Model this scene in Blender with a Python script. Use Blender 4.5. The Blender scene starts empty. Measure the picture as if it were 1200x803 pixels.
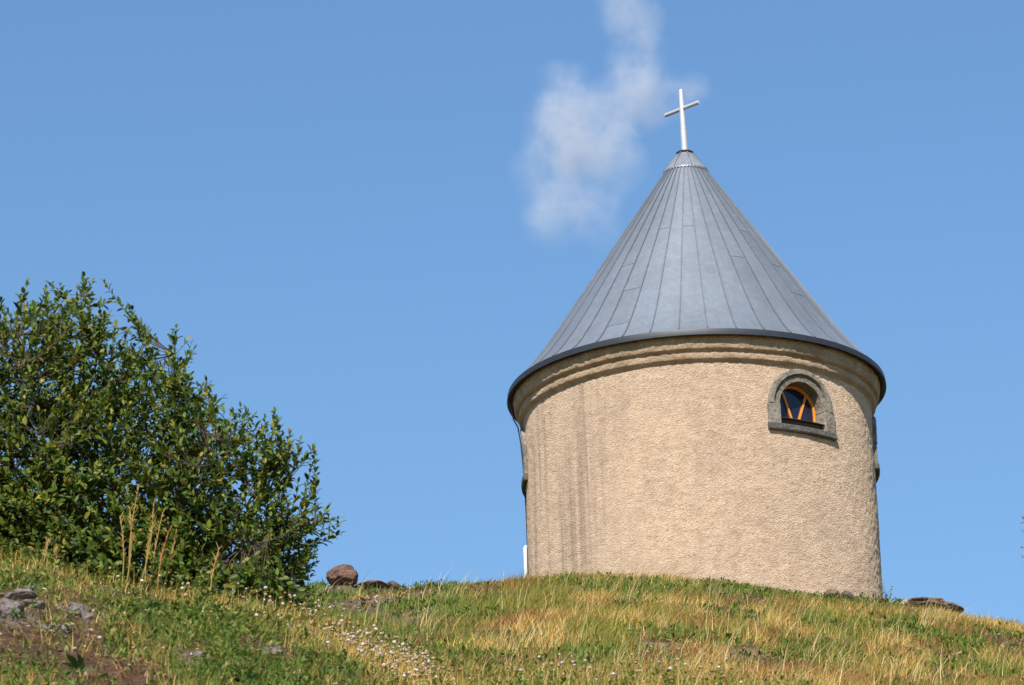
import bpy, bmesh, math, random
import numpy as np
from mathutils import Vector, Matrix
PI = math.pi
rng = np.random.default_rng(7)
random.seed(7)
sc = bpy.context.scene
COL = sc.collection

# ------------------------------------------------------------------ camera, sky, sun, exposure
F_PX, PITCH, ROLL = 5000.0, math.radians(19.49), math.radians(1.857)
cam_d = bpy.data.cameras.new('camera')
cam = bpy.data.objects.new('camera', cam_d)
COL.objects.link(cam)
cam_d.sensor_width = 36
cam_d.lens = 36 * F_PX / 1200
cam_d.clip_start, cam_d.clip_end = 0.2, 20000
cam.matrix_world = (Matrix.Rotation(PI / 2 + PITCH, 4, 'X') @ Matrix.Rotation(-ROLL, 4, 'Z'))
cam_d.dof.use_dof = True
cam_d.dof.focus_distance = 48
cam_d.dof.aperture_fstop = 13
sc.camera = cam

SUN_EL, SUN_AZ = math.radians(43), math.radians(180 + 11)      # azimuth clockwise from +Y
world = bpy.data.worlds.new('World'); sc.world = world; world.use_nodes = True
wn = world.node_tree; bg = wn.nodes['Background']
sky = wn.nodes.new('ShaderNodeTexSky'); sky.sky_type = 'NISHITA'; sky.sun_disc = False
sky.sun_elevation, sky.sun_rotation = SUN_EL, SUN_AZ
sky.altitude = 2000; sky.air_density = 2.0; sky.dust_density = 0.0; sky.ozone_density = 10.0
bg.inputs['Strength'].default_value = 0.0955
wn.links.new(sky.outputs[0], bg.inputs[0])
sun_d = bpy.data.lights.new('sun', 'SUN'); sun_d.energy = 4.9; sun_d.angle = math.radians(0.53)
sun_d.color = (1.0, 0.945, 0.87)
sun = bpy.data.objects.new('sun', sun_d); COL.objects.link(sun)
sdir = Vector((math.sin(SUN_AZ) * math.cos(SUN_EL), math.cos(SUN_AZ) * math.cos(SUN_EL), math.sin(SUN_EL)))
sun.rotation_euler = sdir.to_track_quat('Z', 'Y').to_euler()
sc.view_settings.view_transform = 'Standard'; sc.view_settings.look = 'None'
sc.view_settings.exposure = 0.5; sc.view_settings.gamma = 1.0
sc.cycles.use_denoising = True; sc.cycles.denoising_prefilter = 'ACCURATE'
sc.cycles.volume_step_rate = 0.4; sc.cycles.max_bounces = 6; sc.cycles.diffuse_bounces = 3; sc.cycles.glossy_bounces = 2
sc.cycles.transmission_bounces = 3; sc.cycles.volume_bounces = 1; sc.cycles.transparent_max_bounces = 8

# ------------------------------------------------------------------ helpers
def ray(px, py):
    X, Y = (np.asarray(px, float) - 600) / F_PX, (401.5 - np.asarray(py, float)) / F_PX
    c, s = math.cos(ROLL), math.sin(ROLL)
    x, y = c * X + s * Y, -s * X + c * Y
    cp, sp = math.cos(PITCH), math.sin(PITCH)
    return x, cp - y * sp, sp + y * cp
def at(px, py, Y):
    """the point at depth y=Y whose picture is (px, py) in the photo"""
    x, y, z = ray(px, py)
    return Vector((float(x / y * Y), Y, float(z / y * Y)))

def hash2(i, j, seed):
    h = (i.astype(np.int64) * 374761393 + j.astype(np.int64) * 668265263 + seed * 974634777) & 0x7fffffff
    h = ((h ^ (h >> 13)) * 1274126177) & 0x7fffffff
    h = (h ^ (h >> 16)) & 0xffff
    return h / 65535.0
def vnoise(x, y, seed=0):
    xi, yi = np.floor(x), np.floor(y); fx, fy = x - xi, y - yi
    fx = fx * fx * fx * (fx * (fx * 6 - 15) + 10); fy = fy * fy * fy * (fy * (fy * 6 - 15) + 10)
    a, b = hash2(xi, yi, seed), hash2(xi + 1, yi, seed)
    c, d = hash2(xi, yi + 1, seed), hash2(xi + 1, yi + 1, seed)
    return (a + (b - a) * fx) * (1 - fy) + (c + (d - c) * fx) * fy      # 0..1
def fbm(x, y, seed=0, octs=4, gain=0.5):
    t, amp, tot = 0, 1.0, 0
    for o in range(octs):
        ca, sa = math.cos(o * 1.1), math.sin(o * 1.1)
        t = t + amp * vnoise((x * ca - y * sa) * 2 ** o + 17.3 * o, (x * sa + y * ca) * 2 ** o - 9.1 * o, seed + o)
        tot += amp; amp *= gain
    return t / tot

def sstep(a, b, x):
    t = np.clip((x - a) / (b - a), 0, 1); return t * t * (3 - 2 * t)

def mesh_obj(name, V, Fc, mat, parent=None, tint=None, smooth=False):
    """V (n,3) array, Fc (m,k) array of one polygon size; tint (m,3) per face colour"""
    V = np.ascontiguousarray(V, dtype=np.float32); Fc = np.ascontiguousarray(Fc, dtype=np.int32)
    m, k = Fc.shape
    me = bpy.data.meshes.new(name)
    me.vertices.add(len(V)); me.vertices.foreach_set('co', V.ravel())
    me.loops.add(m * k); me.loops.foreach_set('vertex_index', Fc.ravel())
    me.polygons.add(m); me.polygons.foreach_set('loop_start', np.arange(0, m * k, k, dtype=np.int32))
    try: me.polygons.foreach_set('loop_total', np.full(m, k, dtype=np.int32))
    except Exception: pass
    if smooth: me.polygons.foreach_set('use_smooth', np.ones(m, dtype=bool))
    me.update(calc_edges=True); me.validate()
    if tint is not None:
        a = me.color_attributes.new('tint', 'FLOAT_COLOR', 'CORNER')
        c = np.ones((m, k, 4), np.float32); c[:, :, :3] = np.asarray(tint, np.float32)[:, None, :]
        a.data.foreach_set('color', c.ravel())
    if mat: me.materials.append(mat)
    o = bpy.data.objects.new(name, me); COL.objects.link(o)
    if parent: o.parent = parent
    return o
class MB:
    """collects polygons of any size and builds ONE mesh object"""
    def __init__(s): s.v, s.f, s.c = [], [], []
    def poly(s, pts, col=None):
        b = len(s.v); s.v += [tuple(p) for p in pts]; s.f.append(list(range(b, b + len(pts)))); s.c.append(col)
    def grid(s, P, closed_u=False, closed_v=False, col=None):
        """P[i][j] -> quads"""
        b = len(s.v); n, m = len(P), len(P[0])
        for r in P: s.v += [tuple(p) for p in r]
        for i in range(n if closed_u else n - 1):
            for j in range(m if closed_v else m - 1):
                i2, j2 = (i + 1) % n, (j + 1) % m
                s.f.append([b + i * m + j, b + i2 * m + j, b + i2 * m + j2, b + i * m + j2]); s.c.append(col)
    def tube(s, pts, rad, n=8, cap=True, col=None):
        pts = [Vector(p) for p in pts]; rad = rad if hasattr(rad, '__len__') else [rad] * len(pts)
        ref = None; rows = []
        for i, p in enumerate(pts):
            t = (pts[min(i + 1, len(pts) - 1)] - pts[max(i - 1, 0)]).normalized()
            if ref is None: ref = t.orthogonal().normalized()
            ref = (ref - t * ref.dot(t)).normalized(); bi = t.cross(ref)
            rows.append([p + (ref * math.cos(a) + bi * math.sin(a)) * rad[i] for a in [2 * PI * k / n for k in range(n)]])
        s.grid(rows, closed_v=True, col=col)
        if cap:
            s.poly(rows[0][::-1], col); s.poly(rows[-1], col)
    def box8(s, P, col=None):
        """P: 8 corners, bottom loop then top loop"""
        for q in ((3, 2, 1, 0), (4, 5, 6, 7), (0, 1, 5, 4), (1, 2, 6, 5), (2, 3, 7, 6), (3, 0, 4, 7)):
            s.poly([P[i] for i in q], col)
    def build(s, name, mat, parent=None, smooth=False, weld=True, angle=None):
        me = bpy.data.meshes.new(name); me.from_pydata(s.v, [], s.f)
        if any(c is not None for c in s.c):
            a = me.color_attributes.new('tint', 'FLOAT_COLOR', 'CORNER')
            for p, c in zip(me.polygons, s.c):
                for li in p.loop_indices: a.data[li].color = (*(c or (1, 1, 1)), 1)
        bm = bmesh.new(); bm.from_mesh(me)
        if weld: bmesh.ops.remove_doubles(bm, verts=bm.verts, dist=1e-5)
        bmesh.ops.recalc_face_normals(bm, faces=bm.faces)
        if angle is not None:
            for f in bm.faces: f.smooth = True
            for e in bm.edges:
                if len(e.link_faces) == 2 and e.calc_face_angle(0) > math.radians(angle): e.smooth = False
        elif smooth:
            for f in bm.faces: f.smooth = True
        bm.to_mesh(me); bm.free()
        me.materials.append(mat)
        o = bpy.data.objects.new(name, me); COL.objects.link(o)
        if parent: o.parent = parent
        return o
def thing(name, label, cat, loc=(0, 0, 0), group=None):
    o = bpy.data.objects.new(name, None); COL.objects.link(o); o.location = loc
    o.empty_display_size = 0.2
    return tag(o, label, cat, group)
def tag(o, label=None, cat=None, group=None, kind=None):
    if label: o['label'] = label
    if cat: o['category'] = cat
    if group: o['group'] = group
    if kind: o['kind'] = kind
    return o

# ------------------------------------------------------------------ materials
class NT:
    def __init__(s, name):
        s.m = bpy.data.materials.new(name); s.m.use_nodes = True; s.t = s.m.node_tree
        s.b = s.t.nodes['Principled BSDF']; s.out = s.t.nodes['Material Output']
    def n(s, typ, **kw):
        nd = s.t.nodes.new(typ)
        for k, v in kw.items():
            if k.startswith('i_'):
                key = k[2:]; nd.inputs[int(key) if key.isdigit() else key].default_value = v
            else: setattr(nd, k, v)
        return nd
    def l(s, a, b): s.t.links.new(a, b)
    def set(s, **kw):
        for k, v in kw.items(): s.b.inputs[k.replace('_', ' ')].default_value = v
    def coord(s, scale=(1, 1, 1)):
        tc = s.n('ShaderNodeTexCoord'); mp = s.n('ShaderNodeMapping'); mp.inputs['Scale'].default_value = scale
        s.l(tc.outputs['Object'], mp.inputs['Vector']); return mp.outputs[0]
    def noise(s, vec, scale, detail=4, rough=0.55, dist=0.0):
        nd = s.n('ShaderNodeTexNoise'); s.l(vec, nd.inputs['Vector'])
        nd.inputs['Scale'].default_value = scale; nd.inputs['Detail'].default_value = detail
        nd.inputs['Roughness'].default_value = rough; nd.inputs['Distortion'].default_value = dist
        return nd.outputs['Fac']
    def ramp(s, fac, stops):
        nd = s.n('ShaderNodeValToRGB'); s.l(fac, nd.inputs[0]); e = nd.color_ramp.elements
        while len(e) < len(stops): e.new(0.5)
        for el, (p, c) in zip(e, stops):
            el.position = p; el.color = (*c, 1) if hasattr(c, '__len__') else (c, c, c, 1)
        return nd.outputs[0]
    def mix(s, fac, a, b, mode='MIX'):
        nd = s.n('ShaderNodeMix', data_type='RGBA', blend_type=mode)
        for sock, v in ((nd.inputs[0], fac), (nd.inputs[6], a), (nd.inputs[7], b)):
            if hasattr(v, 'is_linked'): s.l(v, sock)
            elif hasattr(v, '__len__'): sock.default_value = (*v, 1)
            else: sock.default_value = v
        return nd.outputs[2]
    def math(s, op, a, b=0.0, c=0.0):
        nd = s.n('ShaderNodeMath', operation=op)
        for i, v in enumerate((a, b, c)):
            if hasattr(v, 'is_linked'): s.l(v, nd.inputs[i])
            else: nd.inputs[i].default_value = v
        return nd.outputs[0]
    def bump(s, h, dist, strength=1.0, prev=None):
        nd = s.n('ShaderNodeBump'); s.l(h, nd.inputs['Height'])
        nd.inputs['Distance'].default_value = dist; nd.inputs['Strength'].default_value = strength
        if prev: s.l(prev, nd.inputs['Normal'])
        return nd.outputs[0]
    def attr(s, name='tint'):
        return s.n('ShaderNodeAttribute', attribute_name=name).outputs['Color']
    def base(s, c): s.l(c, s.b.inputs['Base Color'])
    def normal(s, c): s.l(c, s.b.inputs['Normal'])

def mat_plain(name, col, rough=0.6, metal=0.0, var=0.15, scale=6):
    m = NT(name); v = m.coord()
    f = m.noise(v, scale, 5)
    c2 = tuple(x * (1 - var) for x in col); c3 = tuple(min(1, x * (1 + var)) for x in col)
    m.base(m.ramp(f, [(0.3, c2), (0.7, c3)])); m.set(Roughness=rough, Metallic=metal)
    return m.m
def mat_leaf(name, trans=0.3, rough=0.5, spec=0.3):
    m = NT(name); col = m.attr()
    m.base(col); m.set(Roughness=rough); m.b.inputs['Specular IOR Level'].default_value = spec
    tr = m.n('ShaderNodeBsdfTranslucent'); m.l(m.mix(1.0, col, (1.0, 1.0, 0.55), 'MULTIPLY'), tr.inputs[0])
    mx = m.n('ShaderNodeMixShader'); mx.inputs[0].default_value = trans
    m.l(m.b.outputs[0], mx.inputs[1]); m.l(tr.outputs[0], mx.inputs[2]); m.l(mx.outputs[0], m.out.inputs[0])
    return m.m

# wall: pebbledash render
def mat_wall():
    m = NT('pebbledash'); v = m.coord()
    big = m.noise(v, 0.9, 4); mid = m.noise(v, 5, 5, 0.6)
    vo = m.n('ShaderNodeTexVoronoi', feature='F1'); m.l(v, vo.inputs['Vector']); vo.inputs['Scale'].default_value = 40
    fine = m.noise(v, 42, 3, 0.65); grain = m.noise(v, 85, 2)
    c = m.ramp(mid, [(0.25, (0.51, 0.37, 0.25)), (0.55, (0.65, 0.485, 0.34)), (0.8, (0.69, 0.53, 0.385))])
    c = m.mix(m.ramp(big, [(0.45, 0.0), (0.75, 0.3)]), c, (0.47, 0.365, 0.27))
    # each pebble its own tone
    c = m.mix(m.ramp(fine, [(0.3, 0.4), (0.47, 0.0)]), c, (0.26, 0.18, 0.115))
    c = m.mix(m.ramp(grain, [(0.58, 0.0), (0.72, 0.3)]), c, (0.66, 0.54, 0.42))
    sv = m.n('ShaderNodeSeparateColor'); m.l(vo.outputs['Color'], sv.inputs[0])
    c = m.mix(m.ramp(sv.outputs[0], [(0.70, 0.0), (0.95, 0.42)]), c, (0.36, 0.255, 0.17))
    c = m.mix(m.ramp(sv.outputs[1], [(0.74, 0.0), (0.95, 0.40)]), c, (0.76, 0.63, 0.50))
    damp = m.noise(m.coord((1, 1, 0.55)), 1.9, 5, 0.65)
    c = m.mix(m.ramp(damp, [(0.52, 0.0), (0.68, 0.38)]), c, (0.42, 0.315, 0.235))
    pale = m.noise(m.coord((1.2, 1.2, 0.8)), 2.7, 5, 0.7)
    c = m.mix(m.ramp(pale, [(0.58, 0.0), (0.72, 0.3)]), c, (0.68, 0.55, 0.44))
    # long thin vertical dirt streaks on one side
    st = m.coord((2.2, 2.2, 0.07)); sn = m.noise(st, 2.3, 5, 0.65)
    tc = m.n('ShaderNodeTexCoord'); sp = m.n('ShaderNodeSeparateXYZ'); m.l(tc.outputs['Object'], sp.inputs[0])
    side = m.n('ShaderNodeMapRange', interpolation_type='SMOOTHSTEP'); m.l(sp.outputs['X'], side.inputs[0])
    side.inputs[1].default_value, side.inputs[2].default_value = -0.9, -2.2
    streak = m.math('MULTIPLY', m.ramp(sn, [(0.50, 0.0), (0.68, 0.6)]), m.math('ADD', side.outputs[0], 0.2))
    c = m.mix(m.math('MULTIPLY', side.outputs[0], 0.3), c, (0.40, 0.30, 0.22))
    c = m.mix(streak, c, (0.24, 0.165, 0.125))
    m.base(c); m.set(Roughness=0.95, Diffuse_Roughness=1.0); m.b.inputs['Specular IOR Level'].default_value = 0.1
    b = m.bump(fine, 0.011); b = m.bump(vo.outputs['Distance'], 0.013, 0.9, b); b = m.bump(grain, 0.010, 0.8, b)
    m.normal(b); return m.m
def mat_cornice():
    m = NT('cornice plaster'); v = m.coord()
    n1 = m.noise(v, 3.2, 5, 0.6); n2 = m.noise(v, 24, 5, 0.65)
    c = m.ramp(n1, [(0.3, (0.33, 0.235, 0.145)), (0.55, (0.47, 0.345, 0.22)), (0.75, (0.52, 0.41, 0.29))])
    c = m.mix(m.ramp(n2, [(0.3, 0.5), (0.5, 0.0)]), c, (0.22, 0.155, 0.10))
    rust = m.noise(m.coord((1, 1, 1)), 1.7, 3)
    c = m.mix(m.ramp(rust, [(0.58, 0.0), (0.7, 0.45)]), c, (0.42, 0.21, 0.075))
    m.base(c); m.set(Roughness=0.95, Diffuse_Roughness=1.0); m.normal(m.bump(n2, 0.03)); return m.m
def mat_stone(name, dark, light, moss=0.0, scale=9):
    m = NT(name); v = m.coord()
    n1 = m.noise(v, scale, 6, 0.65); n2 = m.noise(v, scale * 4, 4, 0.7); n3 = m.noise(v, scale * 0.35, 3)
    c = m.ramp(n1, [(0.3, dark), (0.65, light)])
    c = m.mix(m.ramp(n2, [(0.32, 0.65), (0.48, 0.0)]), c, tuple(x * 0.4 for x in dark))
    c = m.mix(m.ramp(n3, [(0.5, 0.0), (0.7, 0.35)]), c, tuple(min(1, x * 1.2) for x in light))
    m.base(c); m.set(Roughness=0.92); b = m.bump(n1, 0.04); m.normal(m.bump(n2, 0.015, 0.8, b)); return m.m
def mat_zinc():
    m = NT('zinc sheet'); v = m.coord((1, 1, 0.35))
    n1 = m.noise(v, 1.6, 5, 0.6); n2 = m.noise(m.coord((1, 1, 1)), 9, 5, 0.65, 0.8)
    c = m.mix(1.0, m.attr(), m.ramp(n1, [(0.3, (0.90, 0.90, 0.89)), (0.7, (1.05, 1.06, 1.08))]), 'MULTIPLY')
    c = m.mix(m.ramp(n2, [(0.52, 0.0), (0.7, 0.18)]), c, (0.27, 0.31, 0.36))
    m.base(c); m.set(Metallic=0.3)
    m.l(m.ramp(n2, [(0.3, 0.42), (0.7, 0.60)]), m.b.inputs['Roughness'])
    m.normal(m.bump(m.noise(m.coord((1, 1, 0.5)), 3.0, 2), 0.012, 0.6)); return m.m
def mat_glass():
    m = NT('dark window glass'); v = m.coord()
    m.base(m.ramp(m.noise(v, 3, 2), [(0.3, (0.010, 0.012, 0.03)), (0.7, (0.016, 0.018, 0.042))]))
    m.set(Roughness=0.04); m.b.inputs['IOR'].default_value = 1.5; return m.m
def mat_wood():
    m = NT('orange varnished wood'); v = m.coord((1, 1, 0.15))
    m.base(m.ramp(m.noise(v, 30, 4), [(0.3, (0.62, 0.20, 0.018)), (0.7, (0.80, 0.31, 0.035))]))
    m.set(Roughness=0.35); return m.m
def mat_soil():
    m = NT('hill soil'); v = m.coord()
    n1 = m.noise(v, 1.3, 5, 0.6); n2 = m.noise(v, 11, 6, 0.7); n3 = m.noise(v, 45, 3, 0.6)
    soil = m.ramp(n2, [(0.25, (0.055, 0.030, 0.020)), (0.5, (0.17, 0.095, 0.060)), (0.75, (0.31, 0.20, 0.135))])
    thatch = m.ramp(n2, [(0.25, (0.10, 0.075, 0.028)), (0.5, (0.20, 0.15, 0.06)), (0.8, (0.32, 0.24, 0.11))])
    moss = m.ramp(n3, [(0.3, (0.035, 0.055, 0.012)), (0.7, (0.10, 0.13, 0.035))])
    th = m.mix(m.ramp(n1, [(0.42, 0.0), (0.62, 0.85)]), thatch, moss)
    sep = m.n('ShaderNodeSeparateColor'); m.l(m.attr('cover'), sep.inputs[0])
    bare = m.ramp(m.math('ADD', sep.outputs[0], m.math('MULTIPLY', m.math('SUBTRACT', n2, 0.5), 0.8)), [(0.35, 0.0), (0.6, 1.0)])
    c = m.mix(bare, th, soil)
    scree = m.ramp(n2, [(0.3, (0.10, 0.07, 0.05)), (0.5, (0.24, 0.18, 0.135)), (0.75, (0.38, 0.31, 0.25))])
    c = m.mix(sep.outputs[1], c, scree)
    straw = m.ramp(n2, [(0.3, (0.24, 0.165, 0.085)), (0.7, (0.46, 0.36, 0.21))])
    c = m.mix(sep.outputs[2], c, straw)
    m.base(c); m.set(Roughness=1.0); m.b.inputs['Specular IOR Level'].default_value = 0.05
    b = m.bump(n2, 0.16); m.normal(m.bump(n3, 0.05, 1.0, b)); return m.m

M = dict(
    wall=mat_wall(), cornice=mat_cornice(), zinc=mat_zinc(), glass=mat_glass(), wood=mat_wood(), soil=mat_soil(),
    surround=mat_stone('weathered sandstone', (0.10, 0.086, 0.068), (0.30, 0.255, 0.20), scale=6),
    sillstone=mat_stone('blackened sill stone', (0.055, 0.05, 0.045), (0.20, 0.18, 0.155), scale=16),
    fascia=mat_plain('dark zinc edge', (0.032, 0.036, 0.044), 0.5, 0.3),
    black=mat_plain('black sheet', (0.02, 0.02, 0.022), 0.6),
    flash=mat_plain('brown sill sheet', (0.055, 0.028, 0.02), 0.5, 0.1),
    steel=mat_plain('brushed steel', (0.56, 0.57, 0.59), 0.38, 0.35, 0.05),
    white=mat_plain('white pipe', (0.75, 0.75, 0.74), 0.4),
    redrock=mat_stone('red brown rock', (0.07, 0.036, 0.026), (0.22, 0.12, 0.085), scale=9),
    brownrock=mat_stone('brown crag', (0.09, 0.055, 0.036), (0.24, 0.165, 0.11), scale=11),
    darkrock=mat_stone('dark rock', (0.05, 0.04, 0.035), (0.13, 0.10, 0.085), scale=8),
    tanrock=mat_stone('tan rock', (0.20, 0.15, 0.105), (0.42, 0.33, 0.24), scale=8),
    greyrock=mat_stone('grey lichen rock', (0.15, 0.115, 0.10), (0.42, 0.35, 0.32), scale=16),
    leaf=mat_leaf('shrub leaf', 0.32, 0.5, 0.28), grass=mat_leaf('grass blade', 0.3, 0.6, 0.2),
    herb=mat_leaf('herb leaf', 0.25, 0.55, 0.25), dry=mat_leaf('dry plant', 0.15, 0.8, 0.1),
    bark=mat_plain('shrub bark', (0.07, 0.05, 0.033), 0.9, 0, 0.4, 20),
)

# ------------------------------------------------------------------ terrain
CREST = np.array([(-300, 745), (0, 728), (200, 705), (330, 690), (370, 684), (450, 686), (560, 682), (618, 676), (700, 676), (760, 680), (830, 686), (900, 693),
                  (960, 699), (1034, 707), (1090, 713), (1130, 721), (1199, 732), (1500, 775)], float)
BANK = np.array([(-300, 650), (0, 664), (40, 662), (70, 678), (120, 694), (200, 708), (290, 720), (370, 740), (430, 768), (500, 800), (560, 808), (760, 806),
                 (900, 822), (1100, 838), (1500, 860)], float)
def table(T):
    x, y, z = ray(T[:, 0], T[:, 1]); return x / y, z / y
CU, CE = table(CREST); BU, BE = table(BANK)
YC, YB, Z0 = 61.0, 24.0, -2.43
def smooth_interp(u, U, Ev, w=0.004):
    return sum(np.interp(u + k * w, U, Ev) * g for k, g in ((-2, .12), (-1, .24), (0, .28), (1, .24), (2, .12)))
def ground_base(x, y):
    u = x / np.maximum(y, 4.0)
    zc = YC * smooth_interp(u, CU, CE)
    s = (zc - Z0) / YC
    z = Z0 + s * np.minimum(y, YC)
    d = np.maximum(y - YC, 0)
    z = z + np.where(d < 8, 0.20 * d - 0.0125 * d * d, 0.8) - 0.045 * np.maximum(d - 14, 0) ** 1.25 * (d > 14)
    zb = YB * smooth_interp(u, BU, BE) - (Z0 + s * YB)
    B = np.where(y < YB, sstep(4, YB + 5, y) / sstep(4, YB + 5, np.array(YB)), 1 - sstep(YB + 0.3, YB + 7, y))
    z = z + zb * B
    z = np.where(y < 0, Z0 + 0.15 * y, z)
    far = np.maximum(np.abs(x) - 25, 0)
    return z - 0.25 * far * (far > 0) * np.exp(-far / 400)
def near_w(y): return sstep(34, 26, y)
def ground(x, y):
    x = np.asarray(x, float); y = np.asarray(y, float)
    z = ground_base(x, y)
    inn = (np.abs(x) < 40) & (y > -5) & (y < 90)
    w = np.where(inn, 1.0, 0.0)
    n = (fbm(x / 2.6, y / 2.6, 3, 3) - 0.5) * 0.22 + (fbm(x / 0.55, y / 0.55, 11, 3) - 0.5) * 0.12
    n += (fbm(x / 0.16, y / 0.16, 23, 2) - 0.5) * 0.035
    k = 1 - 0.35 * near_w(y)
    n += near_w(y) * (np.abs(fbm(x / 0.32, y / 0.32, 29, 3) - 0.5) - 0.12) * 0.22
    return z + n * w * k
def hit(px, py, y0=10.0, y1=70.0):
    """the first ground point seen through photo pixel (px, py)"""
    x, y, z = ray(px, py); ys = np.arange(y0, y1, 0.05)
    d = ys * float(z / y) - ground(ys * float(x / y), ys)
    i = np.where(d < 0)[0]
    Y = ys[i[0]] if len(i) else ys[np.argmin(d)]
    X = float(x / y) * Y
    return Vector((X, Y, float(ground(np.array([X]), np.array([Y]))[0])))
# patches of ground: (px, py, half width px, half depth m, kind)
PATCH = []
def patch(px, py, wpx, dep, kind, y0=10):
    p = hit(px, py, y0); sc_ = 5000 / (p.y / 0.955)
    PATCH.append((p.x, p.y, wpx / sc_, dep, kind))
for a in ((425, 708, 55, 3.2, 'scree', 30), (395, 692, 25, 1.5, 'scree', 30), (445, 690, 60, 1.6, 'bare', 30), (580, 690, 60, 1.8, 'bare', 30), (500, 696, 40, 1.6, 'scree', 30), (660, 688, 40, 1.2, 'straw', 30), (480, 720, 40, 1.6, 'straw', 30),
          (885, 710, 42, 2.0, 'bare', 30), (1180, 752, 40, 3.5, 'bare', 30), (820, 764, 75, 1.0, 'straw', 30), (690, 786, 90, 1.6, 'straw', 30), (1000, 715, 30, 1.5, 'bare', 30),
          (900, 778, 60, 1.6, 'bare', 30), (1120, 772, 40, 1.2, 'bare', 30), (760, 712, 60, 1.2, 'straw', 30), (1060, 740, 50, 1.6, 'straw', 30),
          (55, 740, 62, 1.3, 'bare'), (20, 712, 40, 0.7, 'bare'), (120, 790, 70, 0.8, 'bare'), (310, 762, 34, 0.35, 'bare'), (60, 680, 30, 0.5, 'bare'), (100, 720, 26, 0.4, 'scree'),
          (15, 722, 34, 0.45, 'scree'), (230, 772, 22, 0.3, 'scree'), (350, 735, 45, 0.6, 'straw'), (420, 775, 60, 0.8, 'straw')):
    patch(*a)
GREEN = []
for a in ((760, 688, 120, 2.0, 30), (880, 694, 70, 2.2, 30), (950, 702, 40, 1.5, 30), (430, 690, 45, 1.6, 30), (480, 690, 40, 1.5, 30), (820, 752, 60, 1.2, 30), (960, 765, 60, 2.2, 30),
          (1100, 750, 70, 2.5, 30), (1160, 790, 50, 1.5, 30), (700, 770, 70, 1.5, 30), (230, 735, 110, 1.0, 10), (150, 715, 60, 0.6, 10), (25, 690, 40, 0.5, 10), (30, 785, 60, 0.6, 10), (300, 790, 90, 0.9, 10), (110, 762, 40, 0.4, 10),
          (270, 745, 60, 0.7, 10), (385, 790, 40, 0.5, 10)):
    p = hit(a[0], a[1], a[4]); GREEN.append((p.x, p.y, a[2] / (5000 / (p.y / 0.955)), a[3]))
def ell(x, y, e):
    d = np.sqrt(((x - e[0]) / e[2]) ** 2 + ((y - e[1]) / e[3]) ** 2) + (fbm(x / 0.5, y / 0.9, 77, 3) - 0.5) * 1.0
    return 1 - sstep(0.65, 1.15, d)
def cover(x, y):
    r = {'bare': np.zeros_like(x), 'scree': np.zeros_like(x), 'straw': np.zeros_like(x)}
    for e in PATCH: r[e[4]] = np.maximum(r[e[4]], ell(x, y, e))
    nb = sstep(0.60, 0.74, fbm(x / 1.1, y / 2.0, 41, 4)); r['bare'] = np.maximum(r['bare'], nb * 0.8)
    return r
def green(x, y):
    g = np.zeros_like(x)
    for e in GREEN: g = np.maximum(g, ell(x, y, e))
    return np.clip(np.maximum(g, sstep(0.52, 0.68, fbm(x / 1.3, y / 2.4, 59, 4)) * 0.8), 0, 1)

def axis_coords(lo, hi, step, far, n):
    core = np.arange(lo, hi + 1e-6, step)
    g = np.geomspace(step * 2, far, n)
    return np.concatenate([lo - g[::-1], core, hi + g])
gx = axis_coords(-9.0, 12.0, 0.07, 4000, 34); gy1 = np.concatenate([-np.geomspace(0.4, 4000, 24)[::-1], np.arange(0, 14, 0.4), np.arange(14, 32, 0.07), np.arange(32, 70, 0.1), 70 + np.geomspace(0.2, 6000, 36)])
GX, GY = np.meshgrid(gx, gy1)
GZ = ground(GX.ravel(), GY.ravel())
V = np.stack([GX.ravel(), GY.ravel(), GZ], 1)
nx, ny = len(gx), len(gy1)
I = np.arange(nx * ny).reshape(ny, nx)
Fq = np.stack([I[:-1, :-1].ravel(), I[:-1, 1:].ravel(), I[1:, 1:].ravel(), I[1:, :-1].ravel()], 1)
go = mesh_obj('ground', V, Fq, M['soil'], smooth=True); tag(go, kind='structure')
cv = cover(GX.ravel(), GY.ravel())
ca = go.data.color_attributes.new('cover', 'FLOAT_COLOR', 'POINT')
ca.data.foreach_set('color', np.stack([cv['bare'], cv['scree'], cv['straw'], np.ones(nx * ny)], 1).astype(np.float32).ravel())

# ------------------------------------------------------------------ chapel
TX, TY, R = 2.949, 65.29, 2.8
ZB = 17.0
chapel = thing('chapel', 'round beige pebbledash chapel with a conical grey metal roof on the hilltop', 'chapel', (TX, TY, ZB))
def C(theta, r, z):        # chapel-local cylindrical point (theta 0 faces the camera side, + to the right)
    return (r * math.sin(theta), -r * math.cos(theta), z - ZB)
WIN = [math.radians(33.2), math.radians(93.5), math.radians(-93.5)]
W_HALF, W_Z0, W_SP, W_RAD = 0.42, 20.755, 21.05, 0.42
# wall: fine polar grid with arched holes behind the stone surrounds
NT_, ZS = 720, np.arange(ZB, 22.12, 0.02)
th = np.linspace(0, 2 * PI, NT_, endpoint=False)
TT, ZZ = np.meshgrid(th, ZS)
dr = (fbm(TT * R / 0.07, ZZ / 0.07, 5, 3) - 0.5) * 0.022 + (fbm(TT * R / 0.9, ZZ / 0.9, 8, 3) - 0.5) * 0.03
seam = sstep(0.0, 0.25, TT) * sstep(2 * PI, 2 * PI - 0.25, TT)
dr = dr * seam
RR = R + dr * 0.75
V = np.stack([(RR * np.sin(TT + PI)).ravel(), (-RR * np.cos(TT + PI)).ravel(), (ZZ - ZB).ravel()], 1)
I = np.arange(TT.size).reshape(TT.shape); J = np.roll(I, -1, axis=1)
Fq = np.stack([I[:-1].ravel(), J[:-1].ravel(), J[1:].ravel(), I[1:].ravel()], 1)
tc_ = ((TT + PI) + 0.5 * 2 * PI / NT_)[:-1].ravel(); zc_ = (ZZ[:-1] + 0.01).ravel()
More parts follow.
